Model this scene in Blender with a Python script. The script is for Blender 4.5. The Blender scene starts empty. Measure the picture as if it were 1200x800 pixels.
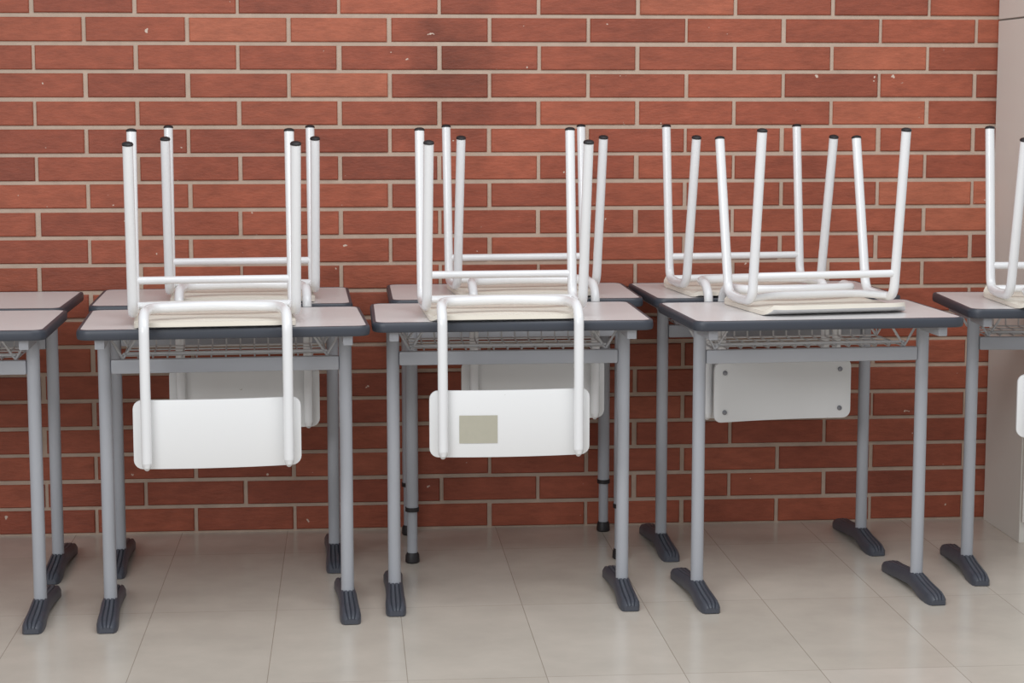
import bpy, math, random
from mathutils import Vector, Matrix
random.seed(11)
S=bpy.context.scene
col=S.collection
S.view_settings.view_transform='Standard'

# ------------------------------------------------------------------ materials
def lin(c):
    return tuple(((v/255.)/12.92 if v/255.<=0.04045 else ((v/255.+0.055)/1.055)**2.4) for v in c)+(1.,)
def nt(name):
    m=bpy.data.materials.new(name); m.use_nodes=True
    t=m.node_tree; b=t.nodes['Principled BSDF']
    return m,t,b
def N(t,typ,**kw):
    n=t.nodes.new(typ)
    for k,v in kw.items():
        if k in n.inputs: n.inputs[k].default_value=v
        else: setattr(n,k,v)
    return n
def painted(name,rgb,rough=.4,metal=0.,var=.06,scale=9.,bump=.0,spec=.5,coat=0.):
    m,t,b=nt(name); L=t.links
    tc=N(t,'ShaderNodeTexCoord'); no=N(t,'ShaderNodeTexNoise',Scale=scale,Detail=5.)
    L.new(tc.outputs['Object'],no.inputs['Vector'])
    mx=N(t,'ShaderNodeMix',data_type='RGBA')
    c=lin(rgb)
    mx.inputs[6].default_value=tuple(v*(1-var) for v in c[:3])+(1,)
    mx.inputs[7].default_value=tuple(min(1,v*(1+var)) for v in c[:3])+(1,)
    L.new(no.outputs['Fac'],mx.inputs[0]); L.new(mx.outputs[2],b.inputs['Base Color'])
    b.inputs['Roughness'].default_value=rough; b.inputs['Metallic'].default_value=metal
    b.inputs['Specular IOR Level'].default_value=spec
    if coat: b.inputs['Coat Weight'].default_value=coat
    if bump:
        n2=N(t,'ShaderNodeTexNoise',Scale=120.,Detail=3.); L.new(tc.outputs['Object'],n2.inputs['Vector'])
        bp=N(t,'ShaderNodeBump',Strength=bump,Distance=.002); L.new(n2.outputs['Fac'],bp.inputs['Height']); L.new(bp.outputs['Normal'],b.inputs['Normal'])
    return m
M_white=painted('white_enamel',(231,231,232),.26,var=.02,coat=.3)
M_grey=painted('grey_enamel',(168,170,176),.36,var=.04)
M_wire=painted('wire_grey',(206,206,208),.4,var=.03)
M_edge=painted('dark_edging',(60,64,73),.42,var=.08)
M_foot=painted('dark_plastic',(72,75,84),.42,var=.12,scale=30)
M_black=painted('black_cap',(34,30,32),.5)
M_top=painted('laminate',(221,218,217),.28,var=.03,scale=25)
M_ply=painted('birch_ply',(232,225,212),.5,var=.05,scale=14)
M_tape=painted('tape_residue',(176,172,156),.8,var=.06,scale=60)
M_rivet=painted('rivet_metal',(140,140,145),.3,metal=.8)
M_cab=painted('cabinet_laminate',(222,218,210),.45,var=.02,scale=3)
M_gap=painted('dark_gap',(120,116,110),.8)

def scuffed(name,rgb):
    m,t,b=nt(name); L=t.links
    tc=N(t,'ShaderNodeTexCoord'); no=N(t,'ShaderNodeTexNoise',Scale=46.,Detail=8.,Roughness=.7)
    oi=N(t,'ShaderNodeObjectInfo'); sm=N(t,'ShaderNodeVectorMath',operation='SCALE'); sm.inputs[0].default_value=(7.,5.,3.)
    L.new(oi.outputs['Random'],sm.inputs['Scale'])
    av=N(t,'ShaderNodeVectorMath',operation='ADD'); L.new(tc.outputs['Object'],av.inputs[0]); L.new(sm.outputs[0],av.inputs[1])
    L.new(av.outputs[0],no.inputs['Vector'])
    r=N(t,'ShaderNodeValToRGB'); r.color_ramp.elements[0].position=.285; r.color_ramp.elements[1].position=.31
    r.color_ramp.elements[0].color=lin((150,140,122)); r.color_ramp.elements[1].color=lin(rgb)
    L.new(no.outputs['Fac'],r.inputs[0]); L.new(r.outputs[0],b.inputs['Base Color'])
    b.inputs['Roughness'].default_value=.32
    return m
M_panel=scuffed('white_laminate_panel',(230,230,230))

def brick_mat():
    m,t,b=nt('red_brick'); L=t.links
    at=N(t,'ShaderNodeAttribute',attribute_name='tint')
    r=N(t,'ShaderNodeValToRGB'); e=r.color_ramp.elements
    e[0].position=0.; e[0].color=lin((126,65,49)); e[1].position=1.; e[1].color=lin((178,104,78))
    x=e.new(.35); x.color=lin((147,76,56)); x=e.new(.7); x.color=lin((161,86,63))
    L.new(at.outputs['Fac'],r.inputs[0])
    tc=N(t,'ShaderNodeTexCoord')
    mp=N(t,'ShaderNodeMapping'); mp.inputs['Scale'].default_value=(1,1,3); L.new(tc.outputs['Object'],mp.inputs[0])
    n1=N(t,'ShaderNodeTexNoise',Scale=14.,Detail=8.,Roughness=.7); L.new(mp.outputs[0],n1.inputs['Vector'])
    m1=N(t,'ShaderNodeMapRange'); m1.inputs[1].default_value=.3; m1.inputs[2].default_value=.7; m1.inputs[3].default_value=.78; m1.inputs[4].default_value=1.2
    L.new(n1.outputs['Fac'],m1.inputs[0])
    n2=N(t,'ShaderNodeTexNoise',Scale=2.2,Detail=4.); L.new(tc.outputs['Object'],n2.inputs['Vector'])
    m2=N(t,'ShaderNodeMapRange'); m2.inputs[1].default_value=.35; m2.inputs[2].default_value=.6; m2.inputs[3].default_value=.86; m2.inputs[4].default_value=1.04
    L.new(n2.outputs['Fac'],m2.inputs[0])
    mu=N(t,'ShaderNodeMath',operation='MULTIPLY'); L.new(m1.outputs[0],mu.inputs[0]); L.new(m2.outputs[0],mu.inputs[1])
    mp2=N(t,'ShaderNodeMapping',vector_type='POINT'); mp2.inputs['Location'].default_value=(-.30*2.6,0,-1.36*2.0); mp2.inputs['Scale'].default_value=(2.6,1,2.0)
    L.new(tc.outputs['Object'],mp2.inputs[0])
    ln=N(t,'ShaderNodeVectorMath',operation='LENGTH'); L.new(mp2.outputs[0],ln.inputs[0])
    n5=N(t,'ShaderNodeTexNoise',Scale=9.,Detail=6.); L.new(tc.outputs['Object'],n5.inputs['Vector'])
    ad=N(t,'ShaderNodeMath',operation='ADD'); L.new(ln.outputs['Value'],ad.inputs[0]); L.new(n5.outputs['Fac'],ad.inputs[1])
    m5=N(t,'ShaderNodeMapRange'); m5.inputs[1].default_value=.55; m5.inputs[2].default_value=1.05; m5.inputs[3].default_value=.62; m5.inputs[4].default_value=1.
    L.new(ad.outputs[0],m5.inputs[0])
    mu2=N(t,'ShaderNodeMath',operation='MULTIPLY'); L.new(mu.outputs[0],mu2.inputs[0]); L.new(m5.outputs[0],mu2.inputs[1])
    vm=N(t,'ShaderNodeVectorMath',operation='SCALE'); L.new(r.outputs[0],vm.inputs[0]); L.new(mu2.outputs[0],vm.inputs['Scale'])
    n3=N(t,'ShaderNodeTexNoise',Scale=42.,Detail=2.); L.new(tc.outputs['Object'],n3.inputs['Vector'])
    r3=N(t,'ShaderNodeValToRGB'); r3.color_ramp.elements[0].position=.755; r3.color_ramp.elements[1].position=.775
    L.new(n3.outputs['Fac'],r3.inputs[0])
    mx=N(t,'ShaderNodeMix',data_type='RGBA'); L.new(r3.outputs[0],mx.inputs[0]); L.new(vm.outputs[0],mx.inputs[6]); mx.inputs[7].default_value=lin((205,185,170))
    L.new(mx.outputs[2],b.inputs['Base Color']); b.inputs['Roughness'].default_value=.58
    b.inputs['Specular IOR Level'].default_value=.38
    n4=N(t,'ShaderNodeTexNoise',Scale=60.,Detail=6.); L.new(mp.outputs[0],n4.inputs['Vector'])
    bp=N(t,'ShaderNodeBump',Strength=.35,Distance=.004); L.new(n4.outputs['Fac'],bp.inputs['Height']); L.new(bp.outputs['Normal'],b.inputs['Normal'])
    return m
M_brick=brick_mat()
M_mortar=painted('mortar',(188,167,150),.9,var=.2,scale=22,bump=.6)

def floor_mat():
    m,t,b=nt('floor_tiles'); L=t.links
    tc=N(t,'ShaderNodeTexCoord')
    mp=N(t,'ShaderNodeMapping'); mp.inputs['Location'].default_value=(-1.07+.316*12,1.55+.632*12,0); L.new(tc.outputs['Object'],mp.inputs[0])
    br=N(t,'ShaderNodeTexBrick',offset=0.,squash=1.)
    br.inputs['Scale'].default_value=1.; br.inputs['Brick Width'].default_value=.316; br.inputs['Row Height'].default_value=.632
    br.inputs['Mortar Size'].default_value=.0012; br.inputs['Mortar Smooth'].default_value=.4
    br.inputs['Color1'].default_value=lin((198,189,177)); br.inputs['Color2'].default_value=lin((207,198,187)); br.inputs['Mortar'].default_value=lin((166,156,143))
    L.new(mp.outputs[0],br.inputs['Vector'])
    no=N(t,'ShaderNodeTexNoise',Scale=5.,Detail=8.,Roughness=.6); L.new(tc.outputs['Object'],no.inputs['Vector'])
    mr=N(t,'ShaderNodeMapRange'); mr.inputs[1].default_value=.3; mr.inputs[2].default_value=.7; mr.inputs[3].default_value=.92; mr.inputs[4].default_value=1.05
    L.new(no.outputs['Fac'],mr.inputs[0])
    vm=N(t,'ShaderNodeVectorMath',operation='SCALE'); L.new(br.outputs['Color'],vm.inputs[0]); L.new(mr.outputs[0],vm.inputs['Scale'])
    L.new(vm.outputs[0],b.inputs['Base Color'])
    r2=N(t,'ShaderNodeMapRange'); r2.inputs[3].default_value=.14; r2.inputs[4].default_value=.27; L.new(no.outputs['Fac'],r2.inputs[0]); L.new(r2.outputs[0],b.inputs['Roughness'])
    b.inputs['Specular IOR Level'].default_value=.55
    iv=N(t,'ShaderNodeMath',operation='SUBTRACT'); iv.inputs[0].default_value=1.; L.new(br.outputs['Fac'],iv.inputs[1])
    bp=N(t,'ShaderNodeBump',Strength=.4,Distance=.001); L.new(iv.outputs[0],bp.inputs['Height']); L.new(bp.outputs['Normal'],b.inputs['Normal'])
    return m
M_floor=floor_mat()

# ------------------------------------------------------------------ mesh helpers
class G:
    def __init__(s): s.v=[];s.f=[];s.m=[]
    def add(s,vs,fs,mi=0):
        o=len(s.v); s.v+= [tuple(v) for v in vs]; s.f+=[tuple(i+o for i in f) for f in fs]; s.m+=[mi]*len(fs); return s
    def mesh(s,name,mats,smooth=True,bevel=0):
        me=bpy.data.meshes.new(name); me.from_pydata(s.v,[],s.f); 
        for m in (mats if isinstance(mats,(list,tuple)) else [mats]): me.materials.append(m)
        for p,mi in zip(me.polygons,s.m): p.material_index=mi
        me.validate(); me.update()
        import bmesh
        bm=bmesh.new(); bm.from_mesh(me)
        bmesh.ops.recalc_face_normals(bm,faces=bm.faces)
        if bevel:
            es=[e for e in bm.edges if len(e.link_faces)==2 and e.calc_face_angle(0)>.6]
            bmesh.ops.bevel(bm,geom=es,offset=bevel,segments=2,profile=.6,affect='EDGES')
        bm.to_mesh(me); bm.free()
        if smooth:
            me.shade_smooth()
            try: me.set_sharp_from_angle(angle=math.radians(38))
            except Exception: pass
        return me
def box(g,x0,x1,y0,y1,z0,z1,mi=0):
    v=[(x0,y0,z0),(x1,y0,z0),(x1,y1,z0),(x0,y1,z0),(x0,y0,z1),(x1,y0,z1),(x1,y1,z1),(x0,y1,z1)]
    return g.add(v,[(0,3,2,1),(4,5,6,7),(0,1,5,4),(1,2,6,5),(2,3,7,6),(3,0,4,7)],mi)
def fillet(pts,r,seg=6):
    pts=[Vector(p) for p in pts]; out=[pts[0]]
    rr=r if isinstance(r,(list,tuple)) else [r]*(len(pts)-2)
    for i in range(1,len(pts)-1):
        a,b,c=pts[i-1],pts[i],pts[i+1]; R=rr[i-1]
        d1=(a-b);d2=(c-b); R=min(R,d1.length*.49,d2.length*.49)
        p1=b+d1.normalized()*R; p2=b+d2.normalized()*R
        for k in range(seg+1):
            t=k/seg; out.append(p1*(1-t)**2+b*2*t*(1-t)+p2*t*t)
    out.append(pts[-1]); return out
def tube(g,pts,r,seg=14,mi=0,radii=None,flat=None):
    pts=[Vector(p) for p in pts]; n=len(pts)
    tan=[]
    for i in range(n):
        a=pts[max(i-1,0)];b=pts[min(i+1,n-1)]; tan.append((b-a).normalized())
    up=Vector((0,0,1)) if abs(tan[0].z)<.9 else Vector((1,0,0))
    nrm=(up-tan[0]*up.dot(tan[0])).normalized()
    vs=[];fs=[]
    for i in range(n):
        if i: nrm=(nrm-tan[i]*nrm.dot(tan[i])).normalized()
        bi=tan[i].cross(nrm); R=radii[i] if radii else r
        for k in range(seg):
            a=2*math.pi*k/seg; vs.append(pts[i]+nrm*math.cos(a)*R+bi*math.sin(a)*R)
    for i in range(n-1):
        for k in range(seg):
            k2=(k+1)%seg; fs.append((i*seg+k,i*seg+k2,(i+1)*seg+k2,(i+1)*seg+k))
    fs.append(tuple(range(seg-1,-1,-1))); fs.append(tuple((n-1)*seg+k for k in range(seg)))
    return g.add(vs,fs,mi)
def rrect(w,h,r,seg=6):
    out=[]
    for cx,cy,a0 in ((w/2-r,h/2-r,0),(-w/2+r,h/2-r,90),(-w/2+r,-h/2+r,180),(w/2-r,-h/2+r,270)):
        for k in range(seg+1):
            a=math.radians(a0+90*k/seg); out.append((cx+r*math.cos(a),cy+r*math.sin(a)))
    return out
def obj(name,me,parent=None,loc=(0,0,0)):
    o=bpy.data.objects.new(name,me); col.objects.link(o)
    if parent: o.parent=parent
    o.location=loc; return o
def empty(name,loc,rot,label,cat,group=None):
    e=bpy.data.objects.new(name,None); col.objects.link(e); e.empty_display_size=.1
    e.location=loc; e.rotation_euler=(0,0,math.radians(rot)); e['label']=label; e['category']=cat
    if group: e['group']=group
    return e

# ------------------------------------------------------------------ room
BW,BH=.2956,.0812
g=G(); box(g,-3.6,3.6,0,.16,0,2.68,0); tint=[.5]*len(g.f)
J=.0120; PR=.006; BV=.0028
for row in range(33):
    z0=row*BH+J/2; z1=(row+1)*BH-J/2
    off=.568 if row%2==1 else .568+BW/2
    k0=int((-3.6-off)/BW)-1
    for k in range(k0,k0+27):
        x0=off+k*BW+J/2+random.uniform(-.002,.002); x1=off+(k+1)*BW-J/2+random.uniform(-.002,.002)
        x0=max(x0,-3.6);x1=min(x1,3.6)
        if x1-x0<.02: continue
        dz=random.uniform(-.001,.001); pr=PR+random.uniform(-.0015,.0012)
        a,b=z0+dz,z1+dz
        vs=[(x0,0,a),(x1,0,a),(x1,0,b),(x0,0,b),
            (x0,-pr+BV,a),(x1,-pr+BV,a),(x1,-pr+BV,b),(x0,-pr+BV,b),
            (x0+BV,-pr,a+BV),(x1-BV,-pr,a+BV),(x1-BV,-pr,b-BV),(x0+BV,-pr,b-BV)]
        fs=[(8,9,10,11)]
        for i in range(4):
            j=(i+1)%4; fs.append((i,j,4+j,4+i)); fs.append((4+i,4+j,8+j,8+i))
        g.add(vs,fs,1)
        tv=min(1,max(0,random.gauss(.53,.17))); tint+= [tv]*len(fs)
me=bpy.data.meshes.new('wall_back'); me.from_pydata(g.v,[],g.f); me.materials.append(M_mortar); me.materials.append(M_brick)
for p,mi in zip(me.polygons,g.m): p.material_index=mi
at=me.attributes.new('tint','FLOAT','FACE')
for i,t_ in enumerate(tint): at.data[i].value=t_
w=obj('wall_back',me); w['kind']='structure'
g=G(); box(g,-3.6,3.6,-8,.16,-.08,0); fl=obj('floor',g.mesh('floor',M_floor,False)); fl['kind']='structure'

# ------------------------------------------------------------------ cabinet
cb=empty('storage_cabinet',(1.962,-.015,0),0,'tall off-white laminate storage cabinet against the brick wall','cabinet')
SZ=1.533
g=G(); box(g,0,.9,-.325,0,.0,SZ); obj('lower_body',g.mesh('cab_lower',M_cab,False,.002),cb)
g=G(); box(g,0,.9,-.325,0,SZ+.005,2.3); obj('upper_body',g.mesh('cab_upper',M_cab,False,.002),cb)
g=G(); box(g,.003,.896,-.322,-.003,SZ,SZ+.005); obj('seam_strip',g.mesh('cab_seam',M_gap,False),cb)
for i in range(2):
    dr=obj('door',box(G(),.002+.45*i,.446+.45*i,-.343,-.326,.065,1.52).mesh('cab_door',M_cab,False,.002),cb)
    hx=.42 if i==0 else .475
    gg=G(); tube(gg,fillet([(hx,-.343,.85),(hx,-.368,.85),(hx,-.368,.97),(hx,-.343,.97)],.01,4),.004,8)
    obj('handle',gg.mesh('cab_handle',M_rivet),dr)

# ------------------------------------------------------------------ desk meshes (origin: floor, centre of front edge; +y goes back)
W,D,TH,TZ=.708,.464,.0245,.75
def top_meshes(W):
    o=rrect(W-.012,D-.012,.028); n=len(o); g=G()
    vs=[(x,y+D/2,TZ-TH+.002) for x,y in o]+[(x,y+D/2,TZ) for x,y in o]
    g.add(vs,[tuple(range(n-1,-1,-1)),tuple(range(n,2*n))]+[(i,(i+1)%n,n+(i+1)%n,n+i) for i in range(n)])
    slab=g.mesh('desk_slab',M_top)
    a=rrect(W-.010,D-.010,.029); prof=[]
    for k in range(9):
        t=math.pi*k/8; prof.append((.006*math.sin(t)**.6 if k not in(0,8) else 0., math.cos(t)))
    g=G(); vs=[];fs=[]
    rings=[(-.004,TZ+.0006)]+[(p[0],TZ-TH/2+ (TH/2+.0006)*p[1]) for p in prof]+[(-.004,TZ-TH-.0006)]
    for off,z in rings:
        rr=rrect(W-.010+2*off,D-.010+2*off,.029+off); vs+=[(x,y+D/2,z) for x,y in rr]
    n=len(a); R=len(rings)
    for i in range(R):
        i2=(i+1)%R
        for k in range(n):
            k2=(k+1)%n; fs.append((i*n+k,i*n+k2,i2*n+k2,i2*n+k))
    g.add(vs,fs); ring=g.mesh('desk_edging',M_edge)
    return slab,ring
slab,ring=top_meshes(W)
CX=.30; CY=.175
def foot_mesh():
    g=G(); ys=[0.002,.012,.035,.075,.115,.150,.175,.20,.26,.32,.372,.392,.402]
    ht=[.016,.026,.031,.035,.040,.047,.050,.047,.040,.034,.031,.025,.014]
    hb=[.002,0,0,.001,.008,.014,.016,.014,.010,.004,0,0,.002]
    hw=[.017,.023,.026,.026,.024,.023,.023,.023,.023,.024,.026,.023,.016]
    vs=[];fs=[]; K=None
    for y,t,b,w_ in zip(ys,ht,hb,hw):
        sec=[(-w_,b),(-w_,t*.55+b*.45),(-w_*.8,t*.9),(-w_*.55,t),(-w_*.45,t-.004),(-w_*.35,t),(-w_*.1,t+.001),(0,t-.003),(w_*.1,t+.001),(w_*.35,t),(w_*.45,t-.004),(w_*.55,t),(w_*.8,t*.9),(w_,t*.55+b*.45),(w_,b)]
        K=len(sec); vs+=[(x,y,z) for x,z in sec]
    n=len(ys)
    for i in range(n-1):
        for k in range(K):
            k2=(k+1)%K; fs.append((i*K+k,i*K+k2,(i+1)*K+k2,(i+1)*K+k))
    fs.append(tuple(range(K))); fs.append(tuple((n-1)*K+k for k in range(K-1,-1,-1)))
    g.add(vs,fs); return g.mesh('desk_foot',M_foot)
footm=foot_mesh()
g=G(); tube(g,[(0,0,.04),(0,0,.724)],.0165,20); colm=g.mesh('desk_column',M_grey)
g=G(); box(g,-.012,.012,-.15,.24,.700,.7255); railm=g.mesh('desk_side_support',M_grey,True,.003)
g=G(); box(g,-CX+.016,CX-.016,-.011,.011,.620,.656); crossm=g.mesh('desk_crossbar',M_grey,True,.005)
def basket_mesh():
    g=G(); r=.0022; x0=.255; yf,yb=.19,.42; zt,zb=.712,.655
    tube(g,[(-x0,yf,zb+.012),(x0,yf,zb+.012)],r*1.5,6)
    for z in (zt,zb+.001,(zt+zb)/2): tube(g,[(-x0-.01*(z==zt),yb,z),(x0+.01*(z==zt),yb,z)],r*1.15,6)
    n=15
    for k in range(n):
        x=-x0+2*x0*k/(n-1)
        tube(g,fillet([(x,yf,zb+.012),(x,yf+.01,zb),(x,yb,zb),(x,yb,zt)],.01,3),r,6)
    for k in (1,2,3):
        y=yf+(yb-yf)*k/4; tube(g,[(-x0,y,zb),(x0,y,zb)],r,6)
    for s in (-1,1):
        for y in (yf,yb):
            tube(g,fillet([(s*(x0+.04),y,.724),(s*(x0+.0),y,zb),(s*(x0-.045),y,.724)],.004,3),r*1.5,6)
        tube(g,[(s*x0,yf,zb),(s*x0,yb,zb)],r*1.3,6)
    return g.mesh('wire_basket',M_wire)
baskm=basket_mesh()
def desk(x,y,rot,label):
    e=empty('school_desk',(x,y,0),rot,label,'desk','school desks in two rows')
    t=obj('desktop',slab,e); obj('edging',ring,t)
    for s in(-1,1):
        obj('column',colm,e,(s*CX,CY,0)); obj('foot',footm,e,(s*CX,0,0)); obj('side_support',railm,e,(s*CX,CY,0))
    obj('crossbar',crossm,e,(0,CY,0)); obj('wire_basket',baskm,e)
    return e
g=G(); tube(g,[(0,0,.155),(0,0,.724)],.0175,20); legUp=g.mesh('leg_upper',M_grey)
g=G(); tube(g,[(0,0,.02),(0,0,.165)],.0145,18); legLo=g.mesh('leg_lower',M_grey)
g=G(); tube(g,[(0,0,.148),(0,0,.16)],.0195,18); legCo=g.mesh('leg_collar',M_black)
g=G(); tube(g,[(0,0,0),(0,0,.004),(0,0,.022),(0,0,.03)],.0,18,radii=[.017,.0205,.0195,.016]); legPad=g.mesh('leg_pad',M_black)
def desk4(x,y,rot,label):
    e=empty('school_desk',(x,y,0),rot,label,'desk','school desks in two rows')
    t=obj('desktop',slab,e); obj('edging',ring,t)
    for s in(-1,1):
        for yy in(.045,.40):
            l=obj('leg',legUp,e,(s*.295,yy,0))
            obj('lower_tube',legLo,l); obj('collar',legCo,l); obj('foot_pad',legPad,l)
        gg=G(); box(gg,s*.295-.012,s*.295+.012,.065,.385,.69,.724); obj('side_support',gg.mesh('side_support4',M_grey,True,.003),e)
    for yy in(.045,.40):
        gg=G(); box(gg,-.28,.28,yy-.011,yy+.011,.640,.675); obj('crossbar',gg.mesh('crossbar4',M_grey,True,.004),e)
    obj('wire_basket',baskm,e)
    return e
FR='grey T-leg school desk, pale top'
desk(-1.085,-1.107,1,FR+', empty, next to another desk')
desk(-1.115,-.61,0,FR+', empty, near brick wall')
desk(-.303,-1.094,3,FR+', upturned chair on it')
desk(-.345,-.555,1.5,FR+', near brick wall, chair on it')
desk(.410,-1.012,0,FR+', carrying chair with tape residue')
desk4(.465,-.477,0,'grey school desk with four adjustable legs against brick wall')
desk(1.212,-1.036,3,FR+', under a chair facing backwards')
desk(1.203,-.484,2,FR+', against wall, skewed chair on it')
desk(1.987,-.855,-4,FR+', beside the off-white cabinet')

# ------------------------------------------------------------------ chair (upside down; origin on the table top below rear leg tips; -y = chair rear)
R=.0125; LX=.1985
def leg_mesh(front,s):
    g=G(); mid=.175; zb=.031
    if front: pts=[(s*LX,.315,.468),(s*LX,.262,zb),(s*LX,mid,zb-.004)]
    else: pts=[(s*LX,.0,.442),(s*LX,.085,zb),(s*LX,mid,zb-.004)]
    tube(g,fillet(pts,.035,8),R,16); return g.mesh('chair_leg_front' if front else 'chair_leg_rear',M_white)
def cap_mesh(front,s):
    g=G()
    a=Vector((s*LX,.315,.468)) if front else Vector((s*LX,.0,.442)); b=Vector((s*LX,.262,.031)) if front else Vector((s*LX,.085,.031))
    d=(a-b).normalized(); tube(g,[a-d*.0005,a+d*.003,a+d*.006,a+d*.008],0,16,radii=[R+.0009,R+.0012,R*.93,R*.5]); return g.mesh('leg_cap',M_black)
legs=[(leg_mesh(f,s),cap_mesh(f,s)) for f in(True,False) for s in(-1,1)]
g=G(); zc=.094; yc=.262+(.315-.262)*(zc-.031)/(.468-.031)
tube(g,[(-LX+.006,yc,zc),(LX-.006,yc,zc)],.0100,14); cbm=g.mesh('chair_crossbar',M_white)
def seat_mesh():
    g=G(); w,h=.392,.385; nx,ny=22,26; T=.011
    def prof(v):
        z=.0
        if v>.82: z+= .018*((v-.82)/.18)**2
        if v<.12: z+= .006*((.12-v)/.12)**2
        return z
    def pt(u,v):
        x=(u*2-1); y=(v*2-1)
        X=x*w/2; Y=y*h/2; rc=.055
        cx=w/2-rc; cy=h/2-rc
        if abs(X)>cx and abs(Y)>cy:
            dx=abs(X)-cx; dy=abs(Y)-cy; m=max(dx,dy); l=math.hypot(dx,dy); k=m/l if l>0 else 1
            X=math.copysign(cx+dx*k,X); Y=math.copysign(cy+dy*k,Y)
        return X,Y
    vs=[]
    for layer in(0,1):
        for j in range(ny+1):
            for i in range(nx+1):
                X,Y=pt(i/nx,j/ny); vs.append((X,Y+h/2+.0,prof(j/ny)+T*layer))
    n=(nx+1)*(ny+1)
    def id(l,i,j): return l*n+j*(nx+1)+i
    top=[];bot=[];side=[]
    for j in range(ny):
        for i in range(nx):
            bot.append((id(0,i,j),id(0,i,j+1),id(0,i+1,j+1),id(0,i+1,j)))
            top.append((id(1,i,j),id(1,i+1,j),id(1,i+1,j+1),id(1,i,j+1)))
    for i in range(nx):
        side.append((id(0,i,0),id(0,i+1,0),id(1,i+1,0),id(1,i,0))); side.append((id(0,i+1,ny),id(0,i,ny),id(1,i,ny),id(1,i+1,ny)))
    for j in range(ny):
        side.append((id(0,0,j+1),id(0,0,j),id(1,0,j),id(1,0,j+1))); side.append((id(0,nx,j),id(0,nx,j+1),id(1,nx,j+1),id(1,nx,j)))
    g.v=vs; g.f=bot+top+side; g.m=[0]*len(bot)+[1]*(len(top)+len(side))
    return g.mesh('chair_seat',[M_panel,M_ply])
seatm=seat_mesh()
BX=.170; YB=-.040
g=G()
path=fillet([(-BX,YB-.004,-.318),(-BX,YB,.012),(-BX,YB+.030,.041),(-BX+.012,.09,.042),(0,.13,.043),(BX-.012,.09,.042),(BX,YB+.030,.041),(BX,YB,.012),(BX,YB-.004,-.318)],[.02,.02,.035,.09,.035,.02,.02],6)
tube(g,path,R,14); framem=g.mesh('chair_back_frame',M_white)
g=G(); tube(g,fillet([(-LX+.006,.235,.033),(-.12,.205,.037),(.12,.205,.037),(LX-.006,.235,.033)],.06,6),.010,12); bracem=g.mesh('chair_seat_brace',M_white)
tipms=[]
for s in(-1,1):
    g=G(); tube(g,[(s*BX,YB-.004,-.315),(s*BX,YB-.003,-.326),(s*BX,YB+.002,-.334)],0,14,radii=[R,R*.9,R*.45]); tipms.append(g.mesh('frame_end',M_white))
def back_mesh():
    g=G(); w,h,T=.403,.168,.010; z0=-.336
    vs=[];fs=[]; nx=24
    def hz(x):
        ax=abs(x); r=.022
        if ax>w/2-r:
            d=ax-(w/2-r); return h/2-r+math.sqrt(max(0,r*r-d*d))
        return h/2
    xs=[-w/2]+[-w/2+.022*(1-math.cos(math.pi/2*k/5)) for k in range(1,6)]
    xs+= [ -w/2+.022+(w-.044)*k/nx for k in range(1,nx)]
    xs+= [w/2-.022*(1-math.cos(math.pi/2*k/5)) for k in range(5,0,-1)]+[w/2]
    def bow(x): return .016*(x/(w/2))**2
    for x in xs:
        hh=hz(x); 
        for (yy,zz) in ((0,-hh),(T,-hh),(T,hh),(0,hh)):
            vs.append((x,YB+R-.006+bow(x)+yy,z0+h/2+zz))
    for i in range(len(xs)-1):
        for k in range(4):
            k2=(k+1)%4; fs.append((i*4+k,i*4+k2,(i+1)*4+k2,(i+1)*4+k))
    fs.append((0,1,2,3)); fs.append(tuple(len(vs)-4+k for k in(3,2,1,0)))
    g.add(vs,fs); return g.mesh('chair_backrest',M_panel,True,.0015)
backm=back_mesh()
def rivet_mesh():
    g=G(); tube(g,[(0,0,0),(0,.003,0),(0,.0045,0)],0,12,radii=[.007,.0065,.003]); return g.mesh('rivet',M_rivet)
rivm=rivet_mesh()
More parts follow.
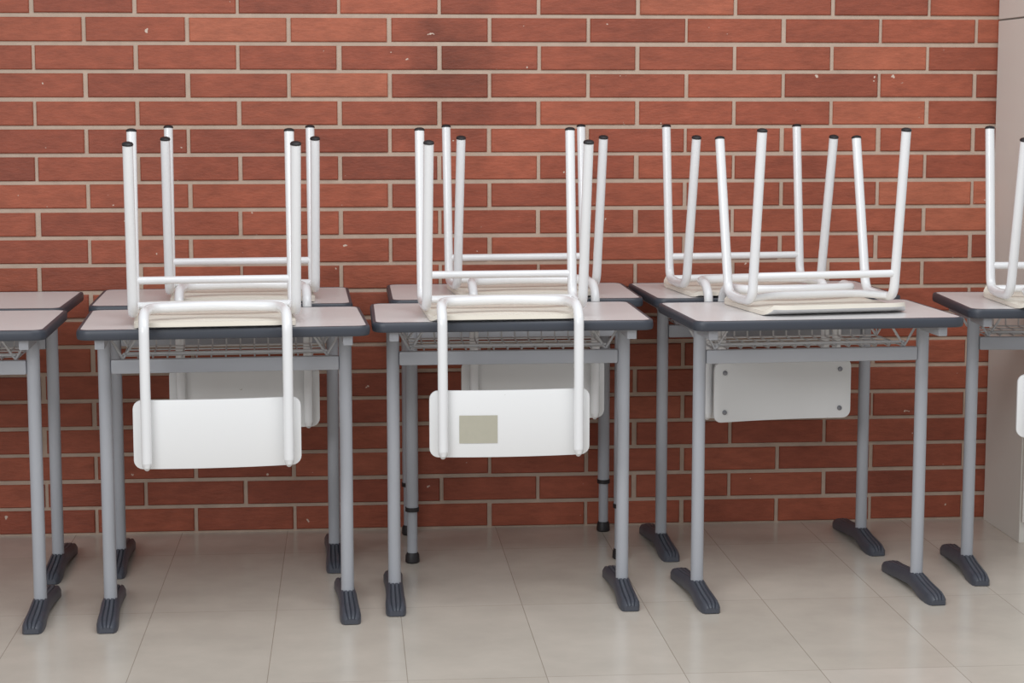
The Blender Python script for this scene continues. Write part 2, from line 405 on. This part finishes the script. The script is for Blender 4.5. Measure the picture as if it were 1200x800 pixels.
def chair(x,y,rot,label,tape=False):
    e=empty('school_chair',(x,y,.7512),rot,label,'chair','upturned white school chairs')
    for me_,c in legs:
        l=obj('leg',me_,e); obj('leg_cap',c,l)
    obj('leg_crossbar',cbm,e); obj('seat',seatm,e); fr=obj('backrest_frame',framem,e)
    for tm in tipms: obj('frame_tip',tm,fr)
    obj('seat_brace',bracem,e)
    b=obj('backrest',backm,e)
    for sx in(-1,1):
        for sz in(-.308,-.198):
            obj('rivet',rivm,b,(sx*BX,YB+R+.004+.016*(BX/.2)**2,sz))
    if tape:
        gg=G(); yy=YB+R-.0066
        gx=[-.128,-.10,-.07,-.04,-.033]
        vs=[]
        for xx in gx:
            by=yy+.016*(xx/.2015)**2-.0006
            vs+=[(xx,by,-.300),(xx,by,-.230)]
        gg.add(vs,[(2*i,2*i+2,2*i+3,2*i+1) for i in range(len(gx)-1)])
        t=obj('tape_residue',gg.mesh('tape_residue',M_tape),b); t['label']='square patch of grey tape residue on the backrest'
    return e
CL='white tubular chair upside down on desk, '
chair(-.323,-1.105,4.5,CL+'backrest over front edge')
chair(-.286,-.548,3.5,CL+'near the brick wall')
chair(.396,-1.018,2,CL+'tape residue on backrest',True)
chair(.506,-.472,4.5,CL+'four-legged desk')
chair(1.154,-.477,6,CL+'skewed, by brick wall')
chair(1.197,-.574,189,CL+'facing backwards, rivets showing')
chair(1.952,-.875,-2,CL+'beside off-white cabinet')

# ------------------------------------------------------------------ light
wd=bpy.data.worlds.new('World'); S.world=wd; wd.use_nodes=True
bg=wd.node_tree.nodes['Background']; bg.inputs[0].default_value=(.92,.96,1,1); bg.inputs[1].default_value=.46
def area(name,loc,target,size,sizey,power,colr):
    l=bpy.data.lights.new(name,'AREA'); l.shape='RECTANGLE'; l.size=size; l.size_y=sizey; l.energy=power; l.color=colr
    o=bpy.data.objects.new(name,l); col.objects.link(o); o.location=loc
    o.rotation_euler=(Vector(target)-Vector(loc)).to_track_quat('-Z','Y').to_euler()
    return o
area('window_light',(-2.6,-6.0,2.7),(.7,-.3,.8),3.2,1.7,116,(.96,.98,1))
area('ceiling_light',(.9,-2.6,3.0),(.8,-1.3,0),3.4,1.5,64,(.96,.98,1))

# ------------------------------------------------------------------ camera
cd=bpy.data.cameras.new('Camera'); cam=bpy.data.objects.new('Camera',cd); col.objects.link(cam)
cd.sensor_width=36; cd.lens=2280/1200*36; cd.clip_end=100
cam.location=(0,-5.82,1.31); cam.rotation_euler=(math.radians(90-7.2),0,math.radians(-4.8))
S.camera=cam
